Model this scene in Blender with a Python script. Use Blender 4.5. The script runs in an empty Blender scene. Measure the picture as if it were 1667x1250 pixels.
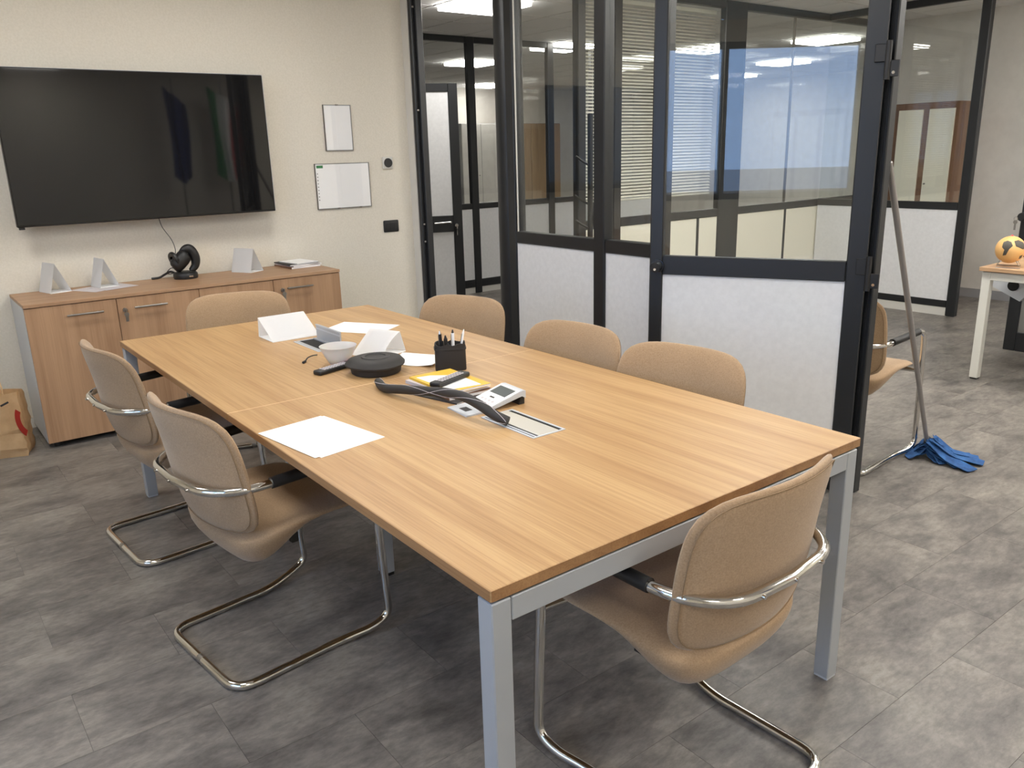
import bpy, bmesh, math, random
from mathutils import Vector, Matrix
random.seed(7)
S = bpy.context.scene
COL = S.collection
PI = math.pi
R = math.radians

# ------------------------------------------------------------------ camera, world, exposure
F_PX = 1323.7
YAW, PITCH, ROLL = R(37.132), R(15.951), R(-1.571)
CAM = Vector((-1.3677, -1.0741, 1.5034))
fw = Vector((math.sin(YAW)*math.cos(PITCH), math.cos(YAW)*math.cos(PITCH), -math.sin(PITCH)))
rt = Vector((math.cos(YAW), -math.sin(YAW), 0)); up = rt.cross(fw)
rt, up = math.cos(ROLL)*rt + math.sin(ROLL)*up, -math.sin(ROLL)*rt + math.cos(ROLL)*up
cd = bpy.data.cameras.new('camera'); cam = bpy.data.objects.new('camera', cd); COL.objects.link(cam)
cd.sensor_fit = 'HORIZONTAL'; cd.sensor_width = 36.0; cd.lens = 36.0*F_PX/1667.0; cd.clip_start = 0.02
M = Matrix((rt, up, -fw)).transposed().to_4x4(); M.translation = CAM
cam.matrix_world = M
S.camera = cam
W = bpy.data.worlds.new('world'); S.world = W; W.use_nodes = True
wn = W.node_tree.nodes; wl = W.node_tree.links
wn['Background'].inputs[0].default_value = (.36, .58, 1.0, 1); wn['Background'].inputs[1].default_value = 2.5   # clear blue daytime sky
S.view_settings.view_transform = 'Standard'; S.view_settings.look = 'None'
S.view_settings.gamma = 1; S.view_settings.use_curve_mapping = False
S.view_settings.exposure = 1.0
S.cycles.transparent_max_bounces = 20; S.cycles.max_bounces = 7; S.cycles.diffuse_bounces = 4; S.cycles.glossy_bounces = 4; S.cycles.transmission_bounces = 4
S.cycles.use_adaptive_sampling = True; S.cycles.adaptive_threshold = 0.04
LAMP = 10.6            # radiance of the ceiling panels
CEIL = 2.65

# ------------------------------------------------------------------ materials
def nodes(name):
    m = bpy.data.materials.new(name); m.use_nodes = True
    nt = m.node_tree; return m, nt, nt.nodes['Principled BSDF']
def lin(c):
    return tuple(((v/255/12.92) if v/255 <= .04045 else ((v/255+.055)/1.055)**2.4) for v in c)+(1,)
def plain(name, c, rough=.5, metal=0, spec=.5, coat=0):
    m, nt, b = nodes(name)
    b.inputs['Base Color'].default_value = lin(c); b.inputs['Roughness'].default_value = rough
    b.inputs['Metallic'].default_value = metal; b.inputs['Specular IOR Level'].default_value = spec
    b.inputs['Coat Weight'].default_value = coat
    return m
def tex(nt, scale, detail=4, mapscale=(1, 1, 1), rough=.5, vary=False, dist=0):
    tc = nt.nodes.new('ShaderNodeTexCoord'); mp = nt.nodes.new('ShaderNodeMapping')
    mp.inputs['Scale'].default_value = mapscale
    nt.links.new(tc.outputs['Object'], mp.inputs[0])
    if vary:
        oi = nt.nodes.new('ShaderNodeObjectInfo'); mu = nt.nodes.new('ShaderNodeVectorMath'); mu.operation = 'SCALE'
        cb = nt.nodes.new('ShaderNodeCombineXYZ')
        for i in range(3): nt.links.new(oi.outputs['Random'], cb.inputs[i])
        nt.links.new(cb.outputs[0], mu.inputs[0]); mu.inputs['Scale'].default_value = 37.0
        nt.links.new(mu.outputs[0], mp.inputs['Location'])
    n = nt.nodes.new('ShaderNodeTexNoise'); n.inputs['Scale'].default_value = scale
    n.inputs['Detail'].default_value = detail; n.inputs['Roughness'].default_value = rough
    n.inputs['Distortion'].default_value = dist
    nt.links.new(mp.outputs[0], n.inputs['Vector'])
    return n.outputs['Fac']
def ramp(nt, fac, stops):
    r = nt.nodes.new('ShaderNodeValToRGB'); e = r.color_ramp.elements
    while len(e) < len(stops): e.new(.5)
    for k, (p, c) in enumerate(stops): e[k].position = p; e[k].color = c
    nt.links.new(fac, r.inputs[0]); return r.outputs[0]
def mixc(nt, a, b, fac, mode='MULTIPLY'):
    m = nt.nodes.new('ShaderNodeMix'); m.data_type = 'RGBA'; m.blend_type = mode
    for s, v in ((m.inputs[6], a), (m.inputs[7], b)):
        if isinstance(v, tuple): s.default_value = v
        else: nt.links.new(v, s)
    if isinstance(fac, (int, float)): m.inputs[0].default_value = fac
    else: nt.links.new(fac, m.inputs[0])
    return m.outputs[2]
def bump(nt, b, h, strength=.1, dist=.01):
    n = nt.nodes.new('ShaderNodeBump'); n.inputs['Strength'].default_value = strength; n.inputs['Distance'].default_value = dist
    nt.links.new(h, n.inputs['Height']); nt.links.new(n.outputs[0], b.inputs['Normal'])
def wood(name, light, dark, axis, rough=.42, k=1.0, mixk=.5):
    m, nt, b = nodes(name)
    s = [1, 1, 1]; s[axis] = .05
    f1 = tex(nt, 16*k, 5, s, .6, dist=.5)
    c = ramp(nt, f1, [(.28, lin(dark)), (.62, lin(light))])
    s2 = [1, 1, 1]; s2[axis] = .014
    f2 = tex(nt, 210*k, 3, s2, .6)
    c2 = ramp(nt, f2, [(.34, (.66, .58, .5, 1)), (.56, (1, 1, 1, 1))])
    col = mixc(nt, c, c2, mixk)
    nt.links.new(col, b.inputs['Base Color']); b.inputs['Roughness'].default_value = rough
    bump(nt, b, f2, .06, .002)
    return m
def mottled(name, a, bcol, scale, rough=.6, ms=(1, 1, 1), bumpk=.0, vary=False, lo=.35, hi=.65, detail=4):
    m, nt, b = nodes(name)
    f = tex(nt, scale, detail, ms, .55, vary)
    nt.links.new(ramp(nt, f, [(lo, lin(a)), (hi, lin(bcol))]), b.inputs['Base Color'])
    b.inputs['Roughness'].default_value = rough
    if bumpk: bump(nt, b, f, bumpk, .004)
    return m
def glass(name, r0=.05, tint=(1, 1, 1, 1)):
    m = bpy.data.materials.new(name); m.use_nodes = True; nt = m.node_tree; nt.nodes.clear()
    o = nt.nodes.new('ShaderNodeOutputMaterial'); mx = nt.nodes.new('ShaderNodeMixShader')
    tr = nt.nodes.new('ShaderNodeBsdfTransparent'); tr.inputs[0].default_value = tint
    gl = nt.nodes.new('ShaderNodeBsdfGlossy'); gl.inputs['Roughness'].default_value = .0
    lw = nt.nodes.new('ShaderNodeLayerWeight'); lw.inputs[0].default_value = .5
    p = nt.nodes.new('ShaderNodeMath'); p.operation = 'POWER'; p.inputs[1].default_value = 5
    nt.links.new(lw.outputs['Facing'], p.inputs[0])
    ma = nt.nodes.new('ShaderNodeMath'); ma.operation = 'MULTIPLY_ADD'; ma.inputs[1].default_value = 1-r0; ma.inputs[2].default_value = r0
    nt.links.new(p.outputs[0], ma.inputs[0]); nt.links.new(ma.outputs[0], mx.inputs[0])
    nt.links.new(tr.outputs[0], mx.inputs[1]); nt.links.new(gl.outputs[0], mx.inputs[2]); nt.links.new(mx.outputs[0], o.inputs[0])
    return m
def emit(name, c, s):
    m = bpy.data.materials.new(name); m.use_nodes = True; nt = m.node_tree; nt.nodes.clear()
    o = nt.nodes.new('ShaderNodeOutputMaterial'); e = nt.nodes.new('ShaderNodeEmission')
    e.inputs[0].default_value = c; e.inputs[1].default_value = s; nt.links.new(e.outputs[0], o.inputs[0]); return m

MT = {}
MT['wall'] = mottled('wall_plaster', (217, 211, 197), (224, 218, 205), 90, .85, bumpk=.2)
MT['wall_grey'] = mottled('wall_grey', (212, 209, 203), (219, 216, 210), 8, .85)
def floor_mat():
    m, nt, b = nodes('vinyl_stone')
    def field(scale, detail, ms, rough, k, dist=0):
        g = nt.nodes.new('ShaderNodeNewGeometry'); oi = nt.nodes.new('ShaderNodeObjectInfo')
        sc = nt.nodes.new('ShaderNodeMath'); sc.operation = 'MULTIPLY'; sc.inputs[1].default_value = k
        nt.links.new(oi.outputs['Random'], sc.inputs[0])
        ad = nt.nodes.new('ShaderNodeVectorMath'); ad.operation = 'ADD'
        nt.links.new(g.outputs['Position'], ad.inputs[0]); nt.links.new(sc.outputs[0], ad.inputs[1])
        mp = nt.nodes.new('ShaderNodeMapping'); mp.inputs['Scale'].default_value = ms; nt.links.new(ad.outputs[0], mp.inputs[0])
        n = nt.nodes.new('ShaderNodeTexNoise'); n.inputs['Scale'].default_value = scale; n.inputs['Detail'].default_value = detail
        n.inputs['Roughness'].default_value = rough; n.inputs['Distortion'].default_value = dist
        nt.links.new(mp.outputs[0], n.inputs['Vector']); return n.outputs['Fac']
    f1 = field(5.5, 6, (.7, 1.25, 1), .66, .35, .3)
    c = ramp(nt, f1, [(.30, lin((86, 83, 80))), (.48, lin((120, 115, 110))), (.70, lin((148, 142, 134)))])
    f2 = field(42, 8, (.5, 1.15, 1), .72, 9)
    c2 = ramp(nt, f2, [(.36, (.60, .59, .60, 1)), (.60, (1.05, 1.05, 1.05, 1))])
    nt.links.new(mixc(nt, c, c2, .75), b.inputs['Base Color'])
    b.inputs['Roughness'].default_value = .40; b.inputs['Specular IOR Level'].default_value = .4
    bump(nt, b, f2, .08, .002)
    return m
MT['floor'] = floor_mat()
MT['grout'] = plain('floor_joint', (104, 101, 96), .8)
MT['ceil'] = mottled('ceiling_tile', (232, 231, 230), (240, 239, 238), 120, .9)
MT['ceilgrid'] = plain('ceiling_grid', (165, 164, 163), .6)
MT['black'] = plain('black_aluminium', (31, 33, 36), .38, 0, .5)
MT['panel'] = mottled('white_laminate', (222, 223, 225), (228, 229, 231), 40, .5)
MT['cream'] = plain('cream_laminate', (232, 229, 214), .55)
MT['plinth'] = plain('white_plinth', (214, 212, 206), .5)
MT['glass'] = glass('partition_glass', .055, (.97, .98, .97, 1))
MT['winglass'] = glass('window_glass', .04)
MT['lamp'] = emit('lamp_diffuser', (1.0, .965, .91, 1), LAMP)
MT['lampframe'] = plain('lamp_frame', (225, 225, 225), .4)
MT['tabletop'] = wood('oak_top', (194, 159, 113), (170, 132, 89), 1)
MT['tableedge'] = wood('oak_edge', (168, 128, 86), (140, 102, 66), 1)
MT['seam'] = plain('seam_highlight', (226, 196, 156), .45)
MT['silver'] = plain('silver_paint', (176, 180, 184), .42, .25)
MT['sidewood'] = wood('sideboard_wood', (182, 146, 113), (158, 122, 92), 2, .45, 1.0, .32)
MT['sidetop'] = wood('sideboard_top', (180, 145, 112), (158, 122, 92), 0, .45, .8, .35)
MT['lightgrey'] = plain('light_grey_board', (196, 200, 205), .5)
MT['steel'] = plain('brushed_steel', (150, 146, 140), .35, .8)
MT['chrome'] = plain('chrome', (212, 210, 206), .09, 1)
def fabric():
    m, nt, b = nodes('beige_fabric')
    f = tex(nt, 260, 2); f2 = tex(nt, 9, 3)
    c = ramp(nt, f, [(.3, lin((156, 129, 100))), (.7, lin((176, 149, 118)))])
    c2 = ramp(nt, f2, [(.3, (.93, .93, .93, 1)), (.7, (1, 1, 1, 1))])
    nt.links.new(mixc(nt, c, c2, .8), b.inputs['Base Color']); b.inputs['Roughness'].default_value = .85
    b.inputs['Sheen Weight'].default_value = .25; b.inputs['Specular IOR Level'].default_value = .2
    bump(nt, b, f, .12, .001)
    return m
MT['fabric'] = fabric()
MT['piping'] = plain('fabric_piping', (138, 114, 86), .85)
MT['plastic'] = plain('black_plastic', (28, 28, 29), .45)
MT['rubber'] = plain('dark_rubber', (40, 38, 37), .6)
MT['screen'] = plain('tv_screen', (22, 22, 23), .035, 0, .5)
MT['bezel'] = plain('tv_bezel', (14, 14, 15), .3)
MT['paper'] = plain('white_paper', (246, 246, 246), .7)
MT['card'] = plain('grey_card', (206, 200, 204), .7)
MT['yellow'] = plain('yellow_cover', (226, 182, 60), .5)
MT['kraft'] = mottled('kraft_paper', (222, 188, 142), (236, 206, 162), 14, .8, bumpk=.3)
MT['red'] = plain('red_print', (196, 62, 48), .7)
MT['ink'] = plain('dark_print', (52, 50, 50), .7)
MT['blueflag'] = plain('blue_flag_cloth', (30, 48, 110), .8)
MT['green'] = plain('green_cloth', (40, 120, 66), .8)
MT['whitecloth'] = plain('white_cloth', (225, 225, 222), .8)
MT['redcloth'] = plain('red_cloth', (180, 44, 50), .8)
MT['mop'] = mottled('blue_mop_cloth', (24, 62, 110), (44, 92, 148), 22, .9)
MT['pole'] = plain('grey_pole', (150, 146, 143), .35, .5)
MT['slat'] = plain('blind_slat', (226, 222, 212), .4)
MT['bowl'] = plain('frosted_plastic', (244, 243, 242), .35); 
_b = MT['bowl'].node_tree.nodes['Principled BSDF']; _b.inputs['Transmission Weight'].default_value = .55; _b.inputs['Subsurface Weight'].default_value = .2
MT['lcd'] = plain('lcd_grey', (92, 98, 98), .2)
MT['tan'] = wood('tan_wood', (176, 146, 110), (150, 120, 88), 2, .5, .6)
MT['brown'] = wood('brown_wood', (132, 98, 74), (104, 74, 54), 2, .5, .6)
MT['globe'] = mottled('globe_sea', (226, 176, 110), (232, 186, 122), 8, .4)
MT['land'] = plain('globe_land', (72, 68, 60), .5)
MT['pink'] = plain('red_plastic', (206, 82, 88), .4)
MT['desktop'] = wood('desk_oak', (206, 172, 136), (182, 146, 110), 1)
MT['deskframe'] = plain('white_frame', (222, 222, 214), .4)
MT['greybase'] = plain('grey_baseboard', (150, 150, 152), .5)
MT['greypanel'] = plain('grey_board', (128, 126, 122), .6)
MT['aluwarm'] = plain('anodised_plate', (206, 202, 192), .4, .3)
MT['knob'] = plain('gunmetal', (70, 74, 80), .25, .7)
MT['hole_shade'] = plain('recess_shade', (22, 21, 20), .8)  # near-black colour standing in for the shade inside openings
MT['facade'] = mottled('facade_render', (196, 164, 146), (210, 180, 160), 3, .9)
MT['leaf'] = mottled('tree_leaf', (52, 74, 36), (88, 112, 58), 6, .8)
MT['bark'] = plain('tree_bark', (84, 68, 54), .9)
MT['lawn'] = mottled('ground', (112, 116, 92), (128, 130, 108), 2, .95)

# ------------------------------------------------------------------ geometry helpers
class MB:
    """collects shapes, then links them as ONE mesh object"""
    def __init__(s): s.bm = bmesh.new()
    def box(s, x0, x1, y0, y1, z0, z1, bev=0, seg=1, mat=None):
        b = bmesh.new(); bmesh.ops.create_cube(b, size=1)
        for v in b.verts:
            v.co = Vector(((x0+x1)/2+v.co.x*(x1-x0), (y0+y1)/2+v.co.y*(y1-y0), (z0+z1)/2+v.co.z*(z1-z0)))
        if bev: bmesh.ops.bevel(b, geom=b.edges[:], offset=bev, segments=seg, affect='EDGES', profile=.5)
        s.add(b, mat); return s
    def add(s, b, mat=None):
        if mat is not None: b.transform(mat)
        me = bpy.data.meshes.new('tmp'); b.to_mesh(me); b.free(); s.bm.from_mesh(me); bpy.data.meshes.remove(me)
    def cyl(s, p0, p1, r0, r1=None, n=16, cap=True):
        r1 = r0 if r1 is None else r1
        p0, p1 = Vector(p0), Vector(p1); d = (p1-p0); q = d.to_track_quat('Z', 'Y').to_matrix()
        a = [[s.bm.verts.new(p+q@Vector((r*math.cos(2*PI*k/n), r*math.sin(2*PI*k/n), 0))) for k in range(n)] for p, r in ((p0, r0), (p1, r1))]
        for k in range(n): s.bm.faces.new((a[0][k], a[0][(k+1) % n], a[1][(k+1) % n], a[1][k]))
        if cap: s.bm.faces.new(a[0][::-1]); s.bm.faces.new(a[1])
        return s
    def tube(s, pts, r, n=10, closed=False, rs=None):
        pts = [Vector(p) for p in pts]; N = len(pts); rings = []
        t0 = (pts[1]-pts[0]).normalized(); nv = t0.orthogonal().normalized()
        for i in range(N):
            if closed: t = (pts[(i+1) % N]-pts[i-1]).normalized()
            else: t = (pts[min(i+1, N-1)]-pts[max(i-1, 0)]).normalized()
            nv = (nv-nv.dot(t)*t).normalized(); bv = t.cross(nv)
            rr = rs[i] if rs else r
            rings.append([s.bm.verts.new(pts[i]+rr*(math.cos(2*PI*k/n)*nv+math.sin(2*PI*k/n)*bv)) for k in range(n)])
        for i in range(N if closed else N-1):
            a, b = rings[i], rings[(i+1) % N]
            off = 0
            if closed and i == N-1:
                off = min(range(n), key=lambda o: (a[0].co-b[o].co).length)
            for k in range(n): s.bm.faces.new((a[k], a[(k+1) % n], b[(k+1+off) % n], b[(k+off) % n]))
        if not closed: s.bm.faces.new(rings[0][::-1]); s.bm.faces.new(rings[-1])
        return s
    def lathe(s, prof, c=(0, 0, 0), n=32):
        c = Vector(c); rings = []
        for r, z in prof:
            if r < 1e-6: rings.append([s.bm.verts.new(c+Vector((0, 0, z)))])
            else: rings.append([s.bm.verts.new(c+Vector((r*math.cos(2*PI*k/n), r*math.sin(2*PI*k/n), z))) for k in range(n)])
        for a, b in zip(rings, rings[1:]):
            for k in range(n):
                va = a[k % len(a)], a[(k+1) % len(a)]; vb = b[k % len(b)], b[(k+1) % len(b)]
                f = [va[0]]
                if va[1] is not va[0]: f.append(va[1])
                if vb[1] is not vb[0]: f.append(vb[1])
                f.append(vb[0])
                if len(f) > 2: s.bm.faces.new(f)
        return s
    def prism(s, poly, t0, t1, axis=1, mat=None):
        """polygon extruded along axis"""
        def P(a, b, t):
            return {0: (t, a, b), 1: (a, t, b), 2: (a, b, t)}[axis]
        A = [s.bm.verts.new(P(a, b, t0)) for a, b in poly]; B = [s.bm.verts.new(P(a, b, t1)) for a, b in poly]
        s.bm.faces.new(A[::-1]); s.bm.faces.new(B)
        for k in range(len(poly)):
            j = (k+1) % len(poly); s.bm.faces.new((A[k], A[j], B[j], B[k]))
        if mat is not None:
            for v in A+B: v.co = mat@v.co
        return s
    def grid(s, fn, nu, nv, thick=0):
        """sheet from fn(u,v)->Vector with real thickness along z"""
        top = [[s.bm.verts.new(fn(i/nu, j/nv)+Vector((0, 0, thick))) for j in range(nv+1)] for i in range(nu+1)]
        bot = [[s.bm.verts.new(fn(i/nu, j/nv)) for j in range(nv+1)] for i in range(nu+1)]
        for i in range(nu):
            for j in range(nv):
                s.bm.faces.new((top[i][j], top[i+1][j], top[i+1][j+1], top[i][j+1]))
                s.bm.faces.new((bot[i][j+1], bot[i+1][j+1], bot[i+1][j], bot[i][j]))
        rim = [(i, 0) for i in range(nu)]+[(nu, j) for j in range(nv)]+[(i, nv) for i in range(nu, 0, -1)]+[(0, j) for j in range(nv, 0, -1)]
        for a, b in zip(rim, rim[1:]+rim[:1]):
            s.bm.faces.new((bot[a[0]][a[1]], bot[b[0]][b[1]], top[b[0]][b[1]], top[a[0]][a[1]]))
        return s
    def pad(s, w, h, tt, tb, deform, ex=4.5, nr=10, ns=48):
        """upholstered pad: superellipse outline w x h, thickness tt up / tb down, bent by deform(x,y,z)"""
        def ring(r, sgn):
            out = []
            for k in range(ns):
                a = 2*PI*k/ns; ca, sa = math.cos(a), math.sin(a)
                q = (abs(ca)**ex+abs(sa)**ex)**(-1/ex)
                x, y = r*q*ca*w/2, r*q*sa*h/2
                t = (1-r**5)**.5 if r < 1 else 0
                out.append(s.bm.verts.new(deform(x, y, sgn, t)))
            return out
        rad = [math.sin(PI/2*i/nr) for i in range(1, nr+1)]
        rim = ring(1.0, 1)
        for sgn in (1, -1):
            rings = [ring(r, sgn) for r in rad[:-1]]+[rim]
            cen = s.bm.verts.new(deform(0, 0, sgn, 1))
            for k in range(ns):
                j = (k+1) % ns
                f = (cen, rings[0][k], rings[0][j]); s.bm.faces.new(f if sgn > 0 else f[::-1])
                for a, b in zip(rings, rings[1:]):
                    f = (a[k], b[k], b[j], a[j]); s.bm.faces.new(f if sgn > 0 else f[::-1])
        return s
    def xf(s, mat): s.bm.transform(mat); return s
    def build(s, name, mat, parent=None, smooth=False, label=None):
        bmesh.ops.recalc_face_normals(s.bm, faces=s.bm.faces[:])
        me = bpy.data.meshes.new(name); s.bm.to_mesh(me); s.bm.free()
        me.materials.append(MT[mat] if isinstance(mat, str) else mat)
        if smooth:
            me.polygons.foreach_set('use_smooth', [True]*len(me.polygons))
            me.set_sharp_from_angle(angle=R(smooth if smooth is not True else 40))
        o = bpy.data.objects.new(name, me); COL.objects.link(o)
        if parent is not None: o.parent = parent
        if label: o['label'] = label
        return o
def box(x0, x1, y0, y1, z0, z1, bev=0, seg=1): return MB().box(x0, x1, y0, y1, z0, z1, bev, seg)
def tag(o, label, cat, group=None):
    o['label'] = label; o['category'] = cat
    if group: o['group'] = group
    return o
def thing(name, label, cat, loc=(0, 0, 0), rz=0, group=None):
    o = bpy.data.objects.new(name, None); COL.objects.link(o); o.empty_display_size = .1
    o.location = loc; o.rotation_euler = (0, 0, rz)
    return tag(o, label, cat, group)
def struct(o, label=None):
    o['kind'] = 'structure'
    if label: o['label'] = label
    return o
def sempty(name, label, loc=(0, 0, 0), rz=0):
    o = bpy.data.objects.new(name, None); COL.objects.link(o); o.location = loc; o.rotation_euler = (0, 0, rz)
    return struct(o, label)
def dup(root, loc, rz, label):
    r = root.copy(); COL.objects.link(r); r.location = loc; r.rotation_euler = (0, 0, rz); r['label'] = label
    for ch in root.children:
        c = ch.copy(); COL.objects.link(c); c.parent = r
        for g in ch.children:
            d = g.copy(); COL.objects.link(d); d.parent = c
    return r
def fillet(pts, rad, n=6):
    pts = [Vector(p) for p in pts]; out = [pts[0]]
    for i in range(1, len(pts)-1):
        a, b, c = pts[i-1], pts[i], pts[i+1]; r = rad[i] if isinstance(rad, (list, tuple)) else rad
        d1 = (a-b); d2 = (c-b); r_ = min(r, d1.length*.49, d2.length*.49)
        p, q = b+d1.normalized()*r_, b+d2.normalized()*r_
        for k in range(n+1):
            t = k/n; out.append((1-t)**2*p+2*t*(1-t)*b+t*t*q)
    out.append(pts[-1]); return out
def smooth_path(pts, n=8):
    """Catmull-Rom"""
    P = [Vector(p) for p in pts]; P = [2*P[0]-P[1]]+P+[2*P[-1]-P[-2]]; out = []
    for i in range(1, len(P)-2):
        for k in range(n):
            t = k/n; a, b, c, d = P[i-1], P[i], P[i+1], P[i+2]
            out.append(.5*((2*b)+(c-a)*t+(2*a-5*b+4*c-d)*t*t+(3*b-a-3*c+d)*t**3))
    out.append(P[-2]); return out
def in_view(p, pad=60):
    d = Vector(p)-CAM; z = d.dot(fw)
    if z < .05: return False
    x = 833.5+F_PX*d.dot(rt)/z; y = 625-F_PX*d.dot(up)/z
    return -pad < x < 1667+pad and -pad < y < 1250+pad

# ------------------------------------------------------------------ shell of the building
XL, YB, YW, XE, XF, YF = -3.2, -2.7, 4.32, 7.07, 12.0, 12.0
floor = struct(box(XL, XF, YB, YF, -.08, -.0025).build('floor', 'grout'), 'grey stone-look vinyl floor laid in staggered rectangular tiles')
TX, TY = .61, .3065
tile_me = None; cells = []
j0 = int((YB-1.061)/TY)-1
for j in range(j0, int((YF-1.061)/TY)+2):
    y = 1.061+j*TY
    xo = (-.868 if j % 2 else -1.178)
    i0 = int((XL-xo)/TX)-1
    for i in range(i0, int((XF-xo)/TX)+2):
        x = xo+i*TX
        x0, x1, y0, y1 = max(x, XL), min(x+TX, XF), max(y, YB), min(y+TY, YF)
        if x1-x0 < .02 or y1-y0 < .02: continue
        cells.append((x0, x1, y0, y1, x1-x0 > TX-1e-4 and y1-y0 > TY-1e-4))
def cell_seen(c):
    x0, x1, y0, y1, full = c
    if not full: return False
    xc, yc = (x0+x1)/2, (y0+y1)/2
    if yc > YW and xc < 2.2: return False
    return any(in_view((x, y, 0), 0) for x in (x0, xc, x1) for y in (y0, y1))
seen = sorted([c for c in cells if cell_seen(c)], key=lambda c: ((c[0]+c[1])/2-CAM.x)**2+((c[2]+c[3])/2-CAM.y)**2)[:290]
ss = set(seen); G = .0005
proto = MB().box(G-TX/2, TX/2-G, G-TY/2, TY/2-G, -.0025, 0).build('floor_tile', 'floor', floor)
proto.location = ((seen[0][0]+seen[0][1])/2, (seen[0][2]+seen[0][3])/2, 0)
for c in seen[1:]:
    o = proto.copy(); COL.objects.link(o); o.location = ((c[0]+c[1])/2, (c[2]+c[3])/2, 0)
mb = MB()
for c in cells:
    if c in ss: continue
    vs = [mb.bm.verts.new((x, y, z)) for z in (-.0025, 0) for x, y in ((c[0]+G, c[2]+G), (c[1]-G, c[2]+G), (c[1]-G, c[3]-G), (c[0]+G, c[3]-G))]
    mb.bm.faces.new(vs[4:])
    for k in range(4): mb.bm.faces.new((vs[k], vs[(k+1) % 4], vs[4+(k+1) % 4], vs[4+k]))
o = mb.build('floor_tile_field', 'floor', floor); o['kind'] = 'stuff'

# lamps of the ceiling: cells of a 0.6 m grid
CX, CY, CT = 2.5, 4.36, .6
lamps_meeting = [(-1.4, 2.86), (.4, 2.86), (-1.4, .46), (.4, .46), (-1.4, -1.94), (.4, -1.94)]
lamps_far = [(2.8, 4.66), (2.8, 1.06), (2.8, -1.34), (4.0, 1.06), (4.6, -.14), (5.2, 6.46), (5.2, 8.26), (7.6, 11.26),
             (7.0, 5.86), (7.6, 4.66), (9.4, 6.46), (10.6, 8.26), (9.4, 4.66), (4.6, -1.34), (3.4, 2.26), (2.8, -.14), (5.2, -1.94), (6.4, -.74)]
def snap(p):
    return (CX+(math.floor((p[0]-CX)/CT)+.5)*CT, CY+(math.floor((p[1]-CY)/CT)+.5)*CT)
LM = [snap(p) for p in lamps_meeting]; LF = [snap(p) for p in lamps_far]
lampset = {(round(a, 2), round(b, 2)) for a, b in LM+LF}
ceiling = struct(box(XL, XF, YB, YF, CEIL+.012, CEIL+.06).build('ceiling', 'ceilgrid'), 'suspended ceiling of square white tiles in a thin grid')
ct = []
for i in range(int((XL-CX)/CT)-1, int((XF-CX)/CT)+1):
    for j in range(int((YB-CY)/CT)-1, int((YF-CY)/CT)+1):
        x, y = CX+(i+.5)*CT, CY+(j+.5)*CT
        if (round(x, 2), round(y, 2)) in lampset: continue
        ct.append((x, y))
g = .008
full = lambda x, y: x-CT/2 >= XL-1e-4 and x+CT/2 <= XF+1e-4 and y-CT/2 >= YB-1e-4 and y+CT/2 <= YF+1e-4
vis = sorted([p for p in ct if full(*p) and p[0] > 1.6 and any(in_view((p[0]+a, p[1]+b, CEIL), 0) for a in (-.3, 0, .3) for b in (-.3, 0, .3))],
             key=lambda p: (p[0]-CAM.x)**2+(p[1]-CAM.y)**2)[:200]
vs_ = set(vis)
proto = MB().box(g-CT/2, CT/2-g, g-CT/2, CT/2-g, 0, .012).build('ceiling_tile', 'ceil', ceiling)
proto.location = (vis[0][0], vis[0][1], CEIL)
for p in vis[1:]:
    o = proto.copy(); COL.objects.link(o); o.location = (p[0], p[1], CEIL)
mb = MB()
for p in ct:
    if p in vs_: continue
    x0, x1, y0, y1 = max(p[0]-CT/2+g, XL), min(p[0]+CT/2-g, XF), max(p[1]-CT/2+g, YB), min(p[1]+CT/2-g, YF)
    if x1-x0 < .02 or y1-y0 < .02: continue
    mb.box(x0, x1, y0, y1, CEIL, CEIL+.012)
o = mb.build('ceiling_tile_field', 'ceil', ceiling); o['kind'] = 'stuff'
def lamp(p, label, group):
    t = thing('ceiling_light', label, 'ceiling light', (p[0], p[1], CEIL-.006), 0, group)
    m = MB()
    for a in (-1, 1):
        m.box(a*.285-.012, a*.285+.012, -.297, .297, 0, .012); m.box(-.273, .273, a*.285-.012, a*.285+.012, 0, .012)
    m.build('frame', 'lampframe', t)
    box(-.272, .272, -.272, .272, -.035, .012, .006).build('diffuser', 'lamp', t)
    return t
lm0 = lamp(LM[0], 'square recessed light panel over the meeting table, outside the picture', 'meeting room ceiling lights')
for p in LM[1:]: dup(lm0, (p[0], p[1], CEIL-.006), 0, lm0['label'])
LLAB = {0: 'square white light panel in the ceiling just outside the open doorway', 5: 'light panel over the far corridor partition, seen through the leftmost pane',
        6: 'light panel beyond the corridor end, nearer of two seen through the doorway', 7: 'light panel beyond the corridor end, farthest seen through the doorway',
        8: 'light panel in the office seen through the glass door, left of the nearest one', 9: 'largest light panel seen through the glass door, top right',
        10: 'light panel in the middle distance seen through the glass door', 11: 'most distant light panel seen through the glass door', 12: 'light panel seen through the screen right of the glass door'}
for k, p in enumerate(LF):
    lab = LLAB.get(k, 'unseen light panel added over the corridor to brighten it, outside the picture')  # default label: unseen panels added to brighten corridor and office
    if k == 0: lf0 = lamp(p, lab, 'corridor and office ceiling lights')
    else: dup(lf0, (p[0], p[1], CEIL-.006), 0, lab)

# walls
w = struct(box(XL-.15, 1.83, YW, YW+.12, 0, CEIL).build('wall_front', 'wall'), 'cream textured wall carrying the television')
struct(box(XL, 1.83, YW-.008, YW, 0, .06).build('baseboard_front', 'wall_grey'))
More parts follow.
